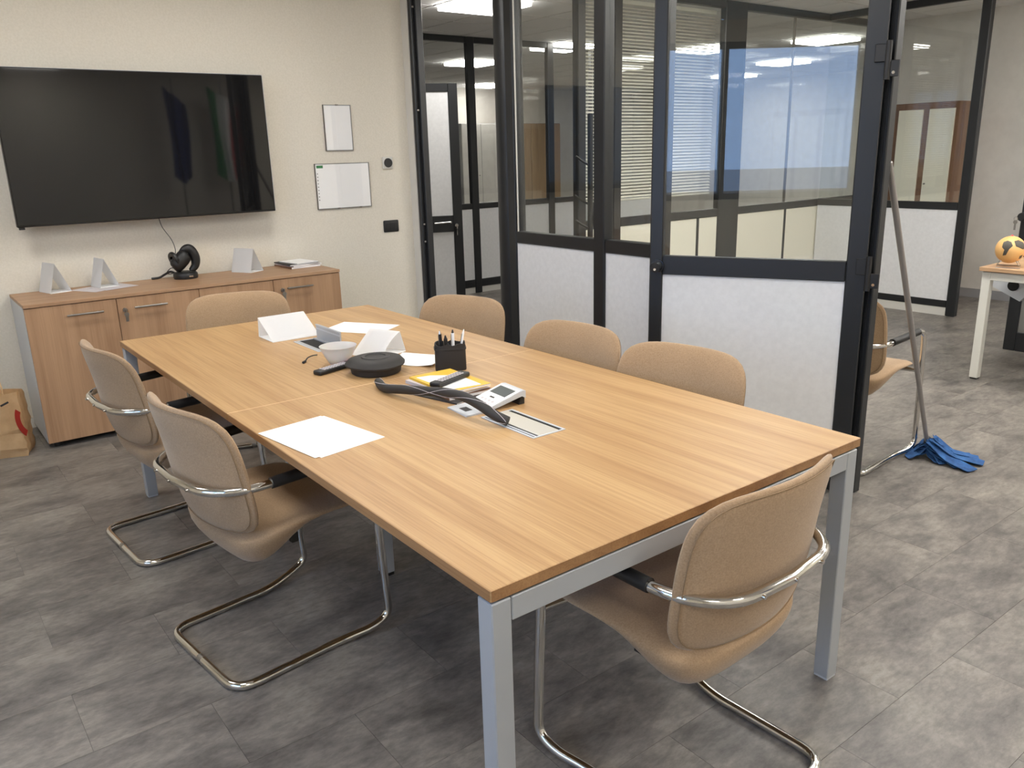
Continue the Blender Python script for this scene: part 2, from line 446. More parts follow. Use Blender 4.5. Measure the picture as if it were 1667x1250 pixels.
# left wall with the window (outside the frame, seen mirrored in the glass)
WY0, WY1, WZ0, WZ1 = -1.25, 1.45, .98, 2.46
m = MB(); m.box(XL-.15, XL, YB-.15, WY0, 0, CEIL); m.box(XL-.15, XL, WY1, YF, 0, CEIL); m.box(XL-.15, XL, WY0, WY1, 0, WZ0); m.box(XL-.15, XL, WY0, WY1, WZ1, CEIL)
struct(m.build('wall_left', 'wall'), 'cream wall with the window, left of the picture')
wd = sempty('window_1', 'window on the left of the room, mirrored blue in the glass door', (XL-.08, (WY0+WY1)/2, WZ0))
hw, hh = (WY1-WY0)/2, WZ1-WZ0
m = MB()
for a in (-hw, -.03, hw-.06): m.box(-.03, .03, a, a+.06, 0, hh)
m.box(-.03, .03, -hw, hw, 0, .06); m.box(-.03, .03, -hw, hw, hh-.06, hh)
m.build('window_frame', 'black', wd)
box(-.004, .004, -hw+.06, -.03, .06, hh-.06).build('pane', 'winglass', wd)
box(-.004, .004, .03, hw-.06, .06, hh-.06).build('pane', 'winglass', wd)
struct(box(XL-.15, XF, YB-.15, YB, 0, CEIL).build('wall_back', 'wall'), 'cream wall behind the camera')
struct(box(XE, XE+.12, YB, 3.55, 0, CEIL).build('wall_right', 'wall_grey'), 'pale grey wall at the right beyond the desk')
struct(box(XE-.012, XE, YB, 3.55, 0, .085).build('baseboard_right', 'greybase'), 'grey skirting along the right wall')
struct(box(XF, XF+.12, YB-.15, YF, 0, CEIL).build('wall_side', 'wall_grey'))
struct(box(XL-.15, XF+.12, YF, YF+.12, 0, CEIL).build('wall_far', 'wall_grey'))

# ------------------------------------------------------------------ glazed partitions
def bay(par, ax, a0, a1, c0, c1, rt_, rb_, zb=.14, zp=.065, panelmat='panel', top=2.59, glaze=True, white=None):
    """rail, lower panel, bottom rail, plinth and pane between two posts; ax = axis the bay runs along, c0..c1 depth"""
    def B(u0, u1, d0, d1, z0, z1, bev=0):
        return box(u0, u1, d0, d1, z0, z1, bev) if ax == 0 else box(d0, d1, u0, u1, z0, z1, bev)
    cm = (c0+c1)/2
    B(a0, a1, c0+.004, c1-.004, rb_, rt_, .004).build('rail', 'black', par)
    B(a0, a1, c0+.004, c1-.004, zp, zb, .004).build('rail', 'black', par)
    B(a0, a1, c0+.012, c1-.012, 0, zp).build('plinth', 'plinth', par)
    B(a0, a1, c0+.004, c1-.004, top, 2.648, .004).build('rail', 'black', par)
    for (p, q) in (white or [(a0, a1)]):
        B(p, q, c0+.014, c1-.014, zb, rb_).build('panel', panelmat, par)
    if glaze: B(a0, a1, cm-.004, cm+.004, rt_, top).build('pane', 'glass', par)
def post(par, x0, x1, y0, y1, z1=2.648, bev=.006, name='post'):
    return box(x0, x1, y0, y1, 0, z1, bev).build(name, 'black', par)

# meeting room partition, x = 1.82
P1 = sempty('wall_partition', 'black framed glass partition with white lower panels along the meeting table')
PX0, PX1 = 1.82, 1.89
# jamb at the wall end with bolts, doorway, thick rounded column
jb = MB(); jb.box(1.83, 1.9, 4.20, 4.44, 0, 2.648, .004); jb.box(1.855, 1.905, 4.17, 4.20, 0, 2.648, .003)
jb.build('jamb', 'black', P1)
box(1.822, 1.832, 4.236, 4.32, 0, 2.648).build('trim_strip', 'plinth', P1)
for z in (2.485, 1.804, 1.0, .872):
    MB().cyl((1.842, 4.198, z), (1.852, 4.19, z), .008).build('bolt', 'steel', P1)
m = MB(); m.cyl((1.90, 3.19, 0), (1.90, 3.19, 2.648), .088, n=40); m.box(1.823, 1.89, 3.055, 3.13, 0, 2.648, .004)
m.build('column', 'black', P1, 35)
bay(P1, 1, 2.336, 3.055, PX0, PX1, 1.016, .944)
post(P1, PX0-.004, PX1+.004, 2.25, 2.336)
bay(P1, 1, 1.905, 2.25, PX0, PX1, 1.016, .944)
post(P1, PX0-.004, PX1+.004, 1.825, 1.905)
box(PX0, PX1, .745, 1.825, 2.59, 2.648, .004).build('rail', 'black', P1)
m = MB(); m.box(1.845, 1.892, .675, .745, 0, 2.648, .004); m.box(1.838, 1.846, .69, .705, 0, 2.6); m.build('post', 'black', P1)
for y in (3.04, ):
    box(1.832, 1.838, y, y+.008, 1.016, 2.59).build('gasket', 'plinth', P1)

# the door that stands ajar into the room
H = Vector((1.767, .758)); E = Vector((1.426, 1.458)); dd = (E-H).normalized()
nrm = Vector((-dd.y, dd.x))
org = H-dd*.078
D1 = sempty('door_1', 'black framed glass door with a white lower panel standing ajar', (org.x, org.y, 0), math.atan2(dd.y, dd.x))
gl0, gl1 = .078, .078+(E-H).length; wl_ = gl1+.058
# local x along the leaf from the hinge; room-side face at y=0, leaf towards -y (corridor side)
TH = .042
def L(x0, x1, z0, z1, bev=.004, y0=-TH, y1=0): return box(x0, x1, y0, y1, z0, z1, bev)
L(0, gl0, .012, 2.57).build('stile', 'black', D1); L(gl1, wl_, .012, 2.57).build('stile', 'black', D1)
L(gl0, gl1, .946, 1.03).build('rail', 'black', D1); L(gl0, gl1, .012, .12).build('rail', 'black', D1); L(gl0, gl1, 2.50, 2.57).build('rail', 'black', D1)
L(gl0, gl1, .12, .946, 0, -TH+.012, -.012).build('panel', 'panel', D1)
L(gl0, gl1, 1.03, 2.50, 0, -.025, -.017).build('pane', 'glass', D1)
kn = MB().cyl((gl1+.02, .0, .985), (gl1+.02, .012, .985), .03, n=24).cyl((gl1+.02, .012, .985), (gl1+.02, .05, .982), .026, .023, n=24).build('knob', 'knob', D1, 35)
MB().cyl((gl1+.02, .05, .974), (gl1+.02, .0515, .974), .006, n=12).build('keyhole', 'chrome', kn)
for z in (.985, 1.80):
    hg = MB(); hg.cyl((-.008, .012, z-.07), (-.008, .012, z+.07), .011, n=14); hg.box(-.0, .04, .0, .012, z-.005, z+.06, .002); hg.box(-.05, -.012, 0.0, .01, z-.06, z, .002)
    h_ = hg.build('hinge', 'plastic', D1, 35)
    MB().cyl((-.03, .01, z-.045), (-.03, .0125, z-.045), .006, n=10).build('screw', 'chrome', h_)

# corridor partition (y = 3.62) with blinds
P2 = sempty('wall_corridor', 'black framed office partition with cream lower panels behind the glass door')
CY0, CY1 = 3.58, 3.645
post(P2, 2.83, 2.91, CY0, CY1); post(P2, 3.2, 3.28, CY0, CY1); post(P2, 4.47, 4.75, CY0, CY1); post(P2, 6.99, 7.069, CY0, CY1)
bay(P2, 0, 2.91, 3.2, CY0, CY1, .977, .91, panelmat='cream')
bay(P2, 0, 3.28, 4.47, CY0, CY1, .977, .91, panelmat='cream', white=[(3.28, 4.2), (4.23, 4.47)])
bay(P2, 0, 4.75, 6.99, CY0, CY1, .977, .91, panelmat='cream', white=[(4.75, 5.455), (5.485, 6.99)])
for x in (4.2, 5.455): box(x, x+.03, CY0+.01, CY1-.01, .14, .91).build('joint', 'black', P2)
box(5.462, 5.470, CY0+.02, CY1-.02, .977, 2.59).build('glass_joint', 'steel', P2)
def blind(x0, x1, z0, z1, label):
    t = thing('venetian_blind', label, 'blind', ((x0+x1)/2, 3.70, z0))
    hw = (x1-x0)/2
    box(-hw, hw, -.016, .016, z1-z0-.03, z1-z0, .003).build('head_rail', 'slat', t)
    box(-hw, hw, -.011, .011, 0, .014, .003).build('bottom_rail', 'slat', t)
    pr = None; z = .03
    while z < z1-z0-.035:
        if pr is None:
            mm = MB(); mm.grid(lambda u, v: Vector(((u*2-1)*hw, (v-.5)*.021, (v-.5)*.0125+.0022*(1-(2*v-1)**2))), 1, 4, .0006)
            pr = mm.build('slat', 'slat', t, True); pr.location = (0, 0, z)
        else:
            o = pr.copy(); COL.objects.link(o); o.location = (0, 0, z)
        z += .0245
    for x in ((-hw*.6, hw*.6) if hw > .3 else (0,)):
        box(x-.001, x+.001, -.0135, -.0125, .01, z1-z0-.02).build('ladder_cord', 'slat', t)
    return t
b1 = blind(2.945, 3.195, 1.105, 2.58, 'narrow white venetian blind beside the black coat stand')
b2 = blind(3.285, 4.475, 1.10, 2.58, 'wide white venetian blind hanging behind the glass partition')
MB().cyl((-.56, -.02, .45), (-.56, -.02, .35), .009, n=10).build('wand_grip', 'slat', b2)
MB().cyl((-.56, -.02, 1.46), (-.56, -.02, .45), .003, n=8).build('wand', 'slat', b2)

# partition at x = 6 with its free end post
P3 = sempty('wall_office', 'black framed glass screen with a white lower panel beyond the mop')
post(P3, 5.97, 6.03, 2.16, 2.24)
bay(P3, 1, 2.24, 3.58, 5.97, 6.03, .982, .919, .135, .075, 'panel')
# partition across the end of the corridor, y = 6.34
P4 = sempty('wall_end', 'black framed partition at the far end of the corridor')
for x in (2.55, 3.76, 4.84, 5.5, 6.6): post(P4, x, x+.09, 6.31, 6.37)
for a, b in ((2.64, 3.76), (3.85, 4.84), (4.93, 5.5), (5.59, 6.6)):
    bay(P4, 0, a, b, 6.31, 6.37, .975, .915, .15, .065, 'panel')
# office door beyond the doorway
D2 = sempty('door_2', 'white panelled office door in a black frame, open in the corridor', (2.96, 5.35, 0), math.atan2(.40, -.92))
def L2(x0, x1, z0, z1, bev=.004, y0=0, y1=.045): return box(x0, x1, y0, y1, z0, z1, bev)
L2(0, .085, .01, 2.1).build('stile', 'black', D2); L2(.765, .85, .01, 2.1).build('stile', 'black', D2)
for z0, z1 in ((2.03, 2.1), (.80, .95), (.01, .1)): L2(.085, .765, z0, z1).build('rail', 'black', D2)
for z0, z1 in ((.95, 2.03), (.1, .80)): L2(.085, .765, z0, z1, 0, .012, .033).build('panel', 'panel', D2)
ys = 1.0
hd = MB().cyl((.12, .045, .892), (.12, .09, .892), .010).cyl((.12, .088, .892), (.27, .088, .885), .008).build('handle', 'chrome', D2, 35)
ky = MB().cyl((.06, .045, .86), (.06, .065, .86), .016).box(.055, .065, .06, .085, .83, .86).box(.057, .063, .07, .08, .77, .83).build('lock', 'chrome', D2, 35)
post(D2, .86, .93, -.02, .06, 2.648, name='jamb')
struct(box(1.0, 2.1, 5.66, 5.76, 0, 2.648).build('wall_store', 'wall'))

# door at the far right, behind the desk
D3 = sempty('door_3', 'black framed door with keys hanging from its lock at the right edge', (5.06, 1.385, 0), -PI/2)
def L3(x0, x1, z0, z1, bev=.004, y0=0, y1=.045): return box(x0, x1, y0, y1, z0, z1, bev)
L3(0, .08, .0, 1.5).build('stile', 'black', D3); L3(.82, .9, .0, 1.5).build('stile', 'black', D3)
for z0, z1 in ((0, .14), (.93, 1.02), (1.42, 1.5)): L3(.08, .82, z0, z1).build('rail', 'black', D3)
L3(.08, .82, .14, .93, 0, .015, .03).build('panel', 'greypanel', D3)
L3(.08, .82, 1.02, 1.42, 0, .018, .026).build('pane', 'glass', D3)
k3 = MB().cyl((.02, 0, .965), (.02, -.04, .965), .03, n=20).cyl((.02, -.04, .965), (.02, -.05, .965), .022, n=20).build('knob', 'plastic', D3, 35)
kk = MB().cyl((-.01, -.06, .93), (-.01, -.056, .93), .014, n=12).box(-.016, -.004, -.060, -.056, .875, .92); kk.build('key', 'steel', k3)
MB().tube([(-.01+.012*math.cos(a), -.058, .952+.016*math.sin(a)) for a in [2*PI*i/14 for i in range(14)]], .0016, 6, True).build('key_ring', 'chrome', k3)

# ------------------------------------------------------------------ the meeting table
TW, TL, TZ = 1.2325, 2.796, .74
hw = TW/2
T = thing('meeting_table', 'long oak meeting table with silver frame and a seam across the middle', 'table', (0, TL/2, 0))
hl = TL/2
for s in (-1, 1):
    y0, y1 = (-hl, -.0008) if s < 0 else (.0008, hl)
    tt = box(-hw, hw, y0, y1, TZ-.0245, TZ, .002).build('tabletop', 'tabletop', T)
    m = MB()
    m.box(-hw-.0004, -hw+.0004, y0+.002, y1-.002, TZ-.0235, TZ-.0012); m.box(hw-.0004, hw+.0004, y0+.002, y1-.002, TZ-.0235, TZ-.0012)
    ye = y0 if s < 0 else y1
    m.box(-hw+.002, hw-.002, ye-.0004, ye+.0004, TZ-.0235, TZ-.0012)
    m.build('edge_band', 'tableedge', tt)
    LW = .046
    for q in (-1, 1):
        xo = q*(hw-.004-LW/2); yo = s*(hl-.004-LW/2)
        lg = box(xo-LW/2, xo+LW/2, yo-LW/2, yo+LW/2, .006, .708, .0025).build('leg', 'silver', T)
        box(xo-.021, xo+.021, yo-.021, yo+.021, 0, .006).build('foot', 'lightgrey', lg)
    yo = s*(hl-.004-LW/2)
    box(-hw+.051, hw-.051, yo-.023, yo+.023, .658, .708, .002).build('apron', 'silver', T)
for q in (-1, 1):
    box(q*.42-.02, q*.42+.02, -hl+.06, hl-.06, .668, .708, .002).build('beam', 'silver', T)
    lg = box(q*.108-.023, q*.108+.023, -.025, .021, .012, .66, .0025).build('leg', 'silver', T)
    box(q*.108-.02, q*.108+.02, -.022, .018, 0, .012).build('foot', 'plastic', lg)
box(-.40, .40, -.025, .021, .66, .708, .002).build('crossbar', 'silver', T)

box(-hw+.001, hw-.001, -.0014, .0014, TZ-.02, TZ+.0002).build('seam_highlight_strip', 'seam', T)  # pale colour paints the highlight that runs along the seam edges
# ------------------------------------------------------------------ cantilever chairs
def make_chair():
    t = thing('cantilever_chair', '', 'chair', (0, 0, 0), 0, 'beige cantilever chairs')
    rr = .0132
    side = [(0, -.262, rr), (.232, -.262, rr), (.232, .09, rr), (.262, .20, rr+.012), (.266, .262, .05), (.268, .245, .35), (.264, .232, .630), (.258, -.02, .620), (.246, -.17, .617), (.17, -.255, .616), (0, -.268, .616)]
    rad = [0, .07, .06, .05, .06, .2, .06, .1, .09, .09, 0]
    right = fillet(side, rad, 6)
    left = [Vector((-p.x, p.y, p.z)) for p in right[::-1]]
    MB().tube(right[:-1]+left[:-1], rr, 12, True).build('frame', 'chrome', t, 60)
    for s in (-1, 1):
        sl = [p for p in fillet(side, rad, 6) if p.z > .6 and -.05 < p.y < .21 and p.x > .25]
        a, b = Vector((.2626, .165, .6275)), Vector((.2525, -.092, .6188))
        pts = [Vector((s*v.x, v.y, v.z+.001)) for v in (a, a.lerp(b, .33), a.lerp(b, .66), b)]
        MB().tube(pts, .0172, 12).build('armrest', 'plastic', t, 40)
    MB().tube([(-.262, .238, .425), (-.12, .225, .422), (.12, .225, .422), (.262, .238, .425)], .011, 10).build('crossbar', 'chrome', t, 60)
    def seat(x, y, sg, tk):
        # y: -.215 rear .. .215 front
        v = (y+.215)/.43
        zc = .447+.012*math.sin(PI*v)-.055*max(0, .42-v)-.10*max(0, v-.85)+.22*x*x
        up_ = .022; dn = .022+.10*math.exp(-((v-.16)/.27)**2)
        wid = 1-.08*max(0, .5-v)
        return Vector((x*wid, y+.04, zc+(up_*tk if sg > 0 else -dn*tk*(1-(abs(x)/.26)**4*.5))))
    st = MB().pad(.505, .44, 1, 1, seat, 5.0, 10, 64).build('seat', 'fabric', t, 80)
    def back(x, y, sg, tk):
        v = y/.385          # -.5 .. .5
        z = .651+y
        yc = -.222-.055*v-.07*v*v*(1 if v > 0 else -.4)+.95*x*x
        wid = 1-.05*max(0, v)**2*2-.05*max(0, -v)**2*2
        n = .026 if sg > 0 else .022
        return Vector((x*wid, yc+(n*tk if sg > 0 else -n*tk), z))
    MB().pad(.512, .39, 1, 1, back, 5.2, 10, 64).build('backrest', 'fabric', t, 80)
    pts = []
    for k in range(72):
        a = 2*PI*k/72; ca, sa = math.cos(a), math.sin(a); q = (abs(ca)**5.2+abs(sa)**5.2)**(-1/5.2)
        p = back(q*ca*.512/2*.965, q*sa*.39/2*.955, -1, .62); pts.append(p)
    MB().tube(pts, .0013, 5, True).build('piping', 'piping', t, True)
    for x in (-.11, .0, .11):
        MB().cyl((x, -.262+.3*abs(x)**2, .616), (x, -.2835+.45*abs(x)**2, .616), .006, .005, 10).build('bolt', 'chrome', t, 40)
    for x in (-.17, .17): MB().box(x-.01, x+.01, -.01, .015, .375, .41, .003).build('seat_bracket', 'plastic', t)
    m = MB(); m.cyl((-.012, -.262, rr), (.012, -.262, rr), .0138, n=14); m.box(-.01, .01, -.27, -.25, 0.0, .006)
    m.build('base_joint', 'steel', t, 40)
    return t
c0 = make_chair()
def place(o, x, y, deg, label):
    o.location = (x, y, 0); o.rotation_euler = (0, 0, R(deg)); o['label'] = label
place(c0, -.565, 1.31, -83, 'beige chair with chrome arms at the left of the table, nearer the camera')
dup(c0, (-.568, 2.285, 0), R(-85), 'beige chair with chrome arms at the left of the table, nearer the sideboard')
dup(c0, (.022, .074, 0), R(2), 'beige chair seen from behind at the near end of the table')
dup(c0, (.508, .680, 0), R(98), 'beige chair across the table in front of the ajar glass door, nearest the camera')
dup(c0, (.50, 1.235, 0), R(95), 'beige chair across the table, middle one of three')
dup(c0, (.56, 2.03, 0), R(108), 'beige chair across the table in front of the doorway')
dup(c0, (-.055, 2.84, 0), R(163), 'beige chair at the far table end before the sideboard')
dup(c0, (2.263, 1.008, 0), R(-85), 'beige chair outside the glass partition behind the grey mop handle')

# ------------------------------------------------------------------ television
tv = thing('television', 'large black flat television mounted on the cream wall', 'television', (-.035, 4.15, 1.172))
box(-.735, .735, .004, .05, 0, .83, .004).build('bezel', 'bezel', tv)
box(-.728, .728, 0, .004, .012, .824).build('screen', 'screen', tv)
box(-.45, .45, .05, .10, .12, .6, .01).build('rear_housing', 'bezel', tv)
box(-.2, .2, .10, .168, .2, .5).build('wall_bracket', 'plastic', tv)
box(-.728, -.70, -.002, .02, -.012, .0).build('sensor', 'plastic', tv)
m = MB(); m.box(-.735, .735, .006, .012, .8295, .8312); m.box(.7345, .7362, .006, .012, 0, .83); m.build('edge_trim', 'lightgrey', tv)

# ------------------------------------------------------------------ sideboard
SX0, SX1, SY0, SY1, SZ = -.856, .944, 3.80, 4.30, .80
tag(box(SX0, SX1, SY0-.006, SY1, SZ-.018, SZ, .0015).build('sideboard_top', 'sidetop'), 'continuous brown wooden top along the low cabinets under the television', 'worktop')
def cabinet(x0, doors, label):
    t = thing('storage_cabinet', label, 'cabinet', (x0, SY0, 0), 0, 'low cabinets under the television')
    zz0, zz1 = .035, SZ-.0185
    m = MB(); m.box(0, .018, .019, .5, zz0, zz1); m.box(.882, .9, .019, .5, zz0, zz1); m.box(.018, .882, .019, .5, zz0, zz0+.018)
    m.box(.018, .882, .48, .5, zz0, zz1); m.box(.018, .882, .019, .48, zz1-.018, zz1); m.box(.441, .459, .019, .48, zz0+.018, zz1-.018)
    m.build('body', 'lightgrey', t)
    for k, (hx0, hx1, lock) in enumerate(doors):
        d = box(.45*k+.0015, .45*(k+1)-.0015, 0, .018, zz0, zz1-.003, .001).build('door', 'sidewood', t)
        m = MB(); m.cyl((hx0, -.026, .722), (hx1, -.026, .722), .0055, n=10)
        for hx in (hx0+.025, hx1-.025): m.cyl((hx, -.026, .722), (hx, 0, .722), .004, n=8)
        m.build('handle', 'steel', d, 40)
        if lock is not None:
            lk = MB(); lk.cyl((lock, -.012, .712), (lock, 0, .712), .012, n=16); lk.box(lock-.002, lock+.002, -.03, -.012, .70, .718); lk.cyl((lock, -.028, .69), (lock, -.032, .69), .013, n=14); lk.box(lock-.008, lock+.008, -.031, -.029, .65, .685)
            lk.build('lock', 'steel', d, 40)
    for fx in (.05, .85):
        for fy in (.06, .44): MB().cyl((fx, fy, 0), (fx, fy, .035), .02, n=12).build('foot', 'plastic', t, 40)
    return t
cabinet(SX0, [(.195, .375, None), (.535, .71, .487)], 'low wooden cabinet at the left, beside the paper bag')
cabinet(SX0+.9, [(.195, .375, None), (.53, .70, .506)], 'low wooden cabinet at the right, under the stacked magazines')

# ------------------------------------------------------------------ things on the sideboard
def tent(name, label, cat, loc, rz, length, depth, height, ridge=.5, mat='paper', inner='paper', sag=0, group=None):
    """folded card: length along local x, open triangular ends; sloping faces at -y and +y"""
    t = thing(name, label, cat, loc, rz, group)
    yr = depth*(ridge-.5); th = .0018; hl_ = length/2
    def sheet(p, q, bow=0):
        mm = MB()
        def f(u, v):
            a = Vector((0, p[0], p[1])).lerp(Vector((0, q[0], q[1])), v)
            n = Vector((0, -(q[1]-p[1]), q[0]-p[0])).normalized()
            return Vector((hl_*(2*u-1), a.y, a.z))+n*bow*math.sin(PI*v)*u
        nu, nv = 6, 8
        A = [[mm.bm.verts.new(f(i/nu, j/nv)) for j in range(nv+1)] for i in range(nu+1)]
        for i in range(nu):
            for j in range(nv): mm.bm.faces.new((A[i][j], A[i+1][j], A[i+1][j+1], A[i][j+1]))
        bmesh.ops.solidify(mm.bm, geom=mm.bm.faces[:], thickness=th)
        return mm
    sheet((-depth/2, .0022), (yr, height), sag).build('front_leaf', mat, t, 40)
    sheet((yr, height), (depth/2, .0022)).build('back_leaf', inner, t, 40)
    box(-hl_, hl_, -depth/2+.001, depth/2-.001, .0004, .002).build('base_leaf', inner, t)
    return t
# axis of the sideboard cards points away from the camera; face to the left
tent('tent_calendar', 'white folded desk calendar at the left end of the sideboard', 'calendar', (-.635, 4.205, SZ), R(-75), .15, .115, .165, .38, group='folded calendars on the sideboard')['_']=0
tent('tent_calendar', 'slim white folded desk calendar standing on two flat cards', 'calendar', (-.375, 4.185, SZ+.003), R(-80), .14, .11, .165, .38, group='folded calendars on the sideboard')
tent('tent_calendar', 'white folded desk calendar right of the black camera on the sideboard', 'calendar', (.475, 4.17, SZ), R(-62), .16, .12, .15, .38, group='folded calendars on the sideboard')
for o in bpy.data.objects:
    if '_' in o: del o['_']
c = MB().grid(lambda u, v: Vector(((u-.5)*.15, (v-.5)*.21, 0)), 1, 1, .0012).build('flat_card', 'card'); c.location = (-.45, 4.12, SZ); c.rotation_euler = (0, 0, R(28))
tag(c, 'cream flat card on the sideboard, lower of two', 'card')
c = MB().grid(lambda u, v: Vector(((u-.5)*.2, (v-.5)*.2, 0)), 1, 1, .0012).build('flat_card', 'card'); c.location = (-.345, 4.13, SZ+.0013); c.rotation_euler = (0, 0, R(18))
tag(c, 'cream flat card under the slim folded calendar', 'card')
# swivel camera
vc = thing('conference_camera', 'black rounded swivel camera on a disc base under the television', 'camera', (.085, 4.17, SZ)); vc.scale = (.76, .76, .88)
bs = MB().lathe([(0, 0), (.092, 0), (.096, .012), (.094, .034), (.084, .044), (.05, .05), (0, .05)], n=40).build('base', 'plastic', vc, 40)
box(.0, .032, -.0985, -.094, .014, .026, .002).build('badge', 'chrome', bs)
arm = smooth_path([(.045, -.005, .048), (.085, 0, .085), (.092, 0, .14), (.062, 0, .195), (.015, 0, .2), (-.03, 0, .165)], 8)
MB().tube(arm, .03, 16, rs=[.020+.018*math.sin(PI*min(1, (i/(len(arm)-1))*1.1)) for i in range(len(arm))]).build('arm', 'plastic', vc, 60)
hb = MB(); hb.lathe([(0, -.075), (.035, -.075), (.052, -.062), (.056, -.02), (.056, .03), (.05, .06), (.034, .072), (0, .072)], n=28)
hb.xf(Matrix.Translation((-.028, -.01, .125))@Matrix.Rotation(R(52), 4, 'Y'))
hb.build('camera_head', 'plastic', vc, 50)
rg = MB(); rg.lathe([(.03, -.012), (.056, -.012), (.060, 0), (.056, .012), (.03, .012), (.03, -.012)], n=28)
rg.xf(Matrix.Translation((-.078, -.012, .135))@Matrix.Rotation(R(70), 4, 'Y')@Matrix.Rotation(R(-15), 4, 'X')); rg.build('lens_hood', 'plastic', vc, 50)
MB().tube(smooth_path([(-.04, .03, .05), (-.05, .05, .14), (-.035, .07, .20), (-.05, .09, .27), (-.10, .12, .36), (-.12, .12, .45)], 8), .0028, 8).build('cable', 'plastic', vc, True)
MB().tube(smooth_path([(-.06, .0, .03), (-.1, .05, .05), (-.14, .09, .03), (-.18, .105, .012), (-.24, .11, .009)], 8), .008, 8).build('cable', 'plastic', vc, True)
MB().tube(smooth_path([(-.05, .02, .06), (-.09, .05, .075), (-.125, .07, .045), (-.1, .09, .03), (-.05, .08, .04)], 8), .003, 8).build('cable', 'plastic', vc, True)
# magazines on the sideboard
zz = SZ
for k, (t, mt, dx, rz, lab) in enumerate(((.012, 'brown', 0, 4, 'brown-edged magazine at the bottom of the sideboard stack'), (.009, 'card', .006, 7, 'pale magazine in the middle of the sideboard stack'),
                                          (.006, 'ink', -.004, 2, 'dark-covered magazine near the top of the sideboard stack'), (.005, 'paper', .012, 9, 'white booklet on top of the sideboard stack'))):
    g_ = thing('magazine', lab, 'magazine', (.815+dx, 4.165, zz), R(rz), 'magazines on the sideboard')
    w_, h_ = (.105, .125) if k < 3 else (.08, .11)
    box(-w_+.001, w_-.001, -h_+.001, h_-.001, .0008, t-.0008).build('pages', 'paper', g_)
    m = MB(); m.box(-w_, w_, -h_, h_, 0, .0008); m.box(-w_, w_, -h_, h_, t-.0008, t); m.box(-w_-.0006, -w_, -h_, h_, 0, t); m.build('cover', mt, g_)
    zz += t+.0002

# ------------------------------------------------------------------ things on the wall
def frame(x0, x1, z0, z1, label, strip=False):
    t = thing('notice_frame', label, 'notice', ((x0+x1)/2, YW-.012, z0))
    w_, h_ = (x1-x0)/2, z1-z0
    box(-w_, w_, .004, .012, 0, h_).build('backing', 'lightgrey', t)
    box(-w_+.006, w_-.006, .0022, .004, .006, h_-.006).build('sheet', 'paper', t)
    box(-w_, w_, -.0005, .0018, 0, h_).build('glazing', 'winglass', t)
    m = MB()
    for a, b, c_, d in ((-w_, w_, 0, .003), (-w_, w_, h_-.003, h_), (-w_, -w_+.003, 0, h_), (w_-.003, w_, 0, h_)): m.box(a, b, -.001, .012, c_, d)
    m.build('edging', 'steel', t)
    for x in ((0,) if not strip else (-.05, .12)): box(x-.008, x+.008, -.003, .012, -.003 if strip else h_-.006, .006 if strip else h_+.003).build('clip', 'steel', t)
    if strip:
        box(-w_+.012, -w_+.06, .0016, .0022, h_-.03, h_-.012).build('printed_mark', 'green', t)
        for k in range(9): box(-w_+.013, -w_+.019, .0016, .0022, h_-.07-.022*k, h_-.064-.022*k).build('printed_dot', 'ink', t)
frame(1.166, 1.372, 1.54, 1.842, 'upright white notice in a clip frame above the wider one')
frame(1.068, 1.482, 1.150, 1.457, 'wide white notice in a clip frame beside the thermostat', True)
th = thing('thermostat', 'small white square thermostat with a round black face', 'thermostat', (1.636, YW-.016, 1.405))
box(-.042, .042, 0, .016, 0, .085, .006, 2).build('housing', 'plinth', th, 40)
MB().cyl((0, 0, .043), (0, -.008, .043), .033, .031, 32).build('dial', 'plastic', th, 40)
sw = thing('light_switch', 'black rounded light switch on the cream wall', 'switch', (1.632, YW-.012, .955))
box(-.062, .062, 0, .012, 0, .085, .008, 3).build('plate', 'plastic', sw, 40)
for x in (-.033, 0, .033): box(x-.0145, x+.0145, -.003, 0, .02, .065, .001).build('key', 'plastic', sw)

# ------------------------------------------------------------------ paper bag
bag = thing('paper_bag', 'crumpled brown paper shopping bag with red print beside the sideboard', 'bag', (-1.075, 3.92, 0), R(-22))
def bagshape():
    mm = MB(); rows = 14; rng = random.Random(3); rings = []
    per = [(-.15, -.075), (-.07, -.085), (.0, -.088), (.07, -.085), (.15, -.075), (.152, -.03), (.145, .0), (.152, .03), (.15, .075), (.07, .082), (-.07, .082), (-.15, .075), (-.148, 0)]
    for i in range(rows+1):
        v = i/rows; h = .345*v
        k = 1+.05*math.sin(v*3)-.02*v; ky_ = 1+.1*(1-v)-.28*v
        j = .006*(1-v)+.003
        rings.append([mm.bm.verts.new((x*k+rng.uniform(-j, j), y*ky_+rng.uniform(-j, j), max(0, h+rng.uniform(-.006, .006)*(0 < i)))) for x, y in per])
    for a, b in zip(rings, rings[1:]):
        for q in range(len(per)):
            r_ = (q+1) % len(per); mm.bm.faces.new((a[q], a[r_], b[r_], b[q]))
    mm.bm.faces.new(rings[0][::-1])
    bmesh.ops.solidify(mm.bm, geom=mm.bm.faces[:], thickness=.0015)
    return mm
bagshape().build('body', 'kraft', bag, 25)
for yy in (-.05, .05):
    MB().tube(smooth_path([(-.05, yy, .30), (-.05, yy, .36), (-.03, yy*1.1, .42), (.03, yy*1.1, .42), (.05, yy, .36), (.05, yy, .30)], 6), .004, 8).build('handle', 'kraft', bag, True)
m = MB(); n_ = 10
for k in range(n_):
    a0, a1 = R(150+k*9), R(150+(k+1)*9)
    q = [m.bm.verts.new((.205+rr_*math.cos(a), -.093, .21+rr_*1.5*math.sin(a))) for rr_, a in ((.05, a0), (.075, a0), (.075, a1), (.05, a1))]
    m.bm.faces.new(q)
bmesh.ops.solidify(m.bm, geom=m.bm.faces[:], thickness=.002)
m.build('printed_emblem', 'red', bag)
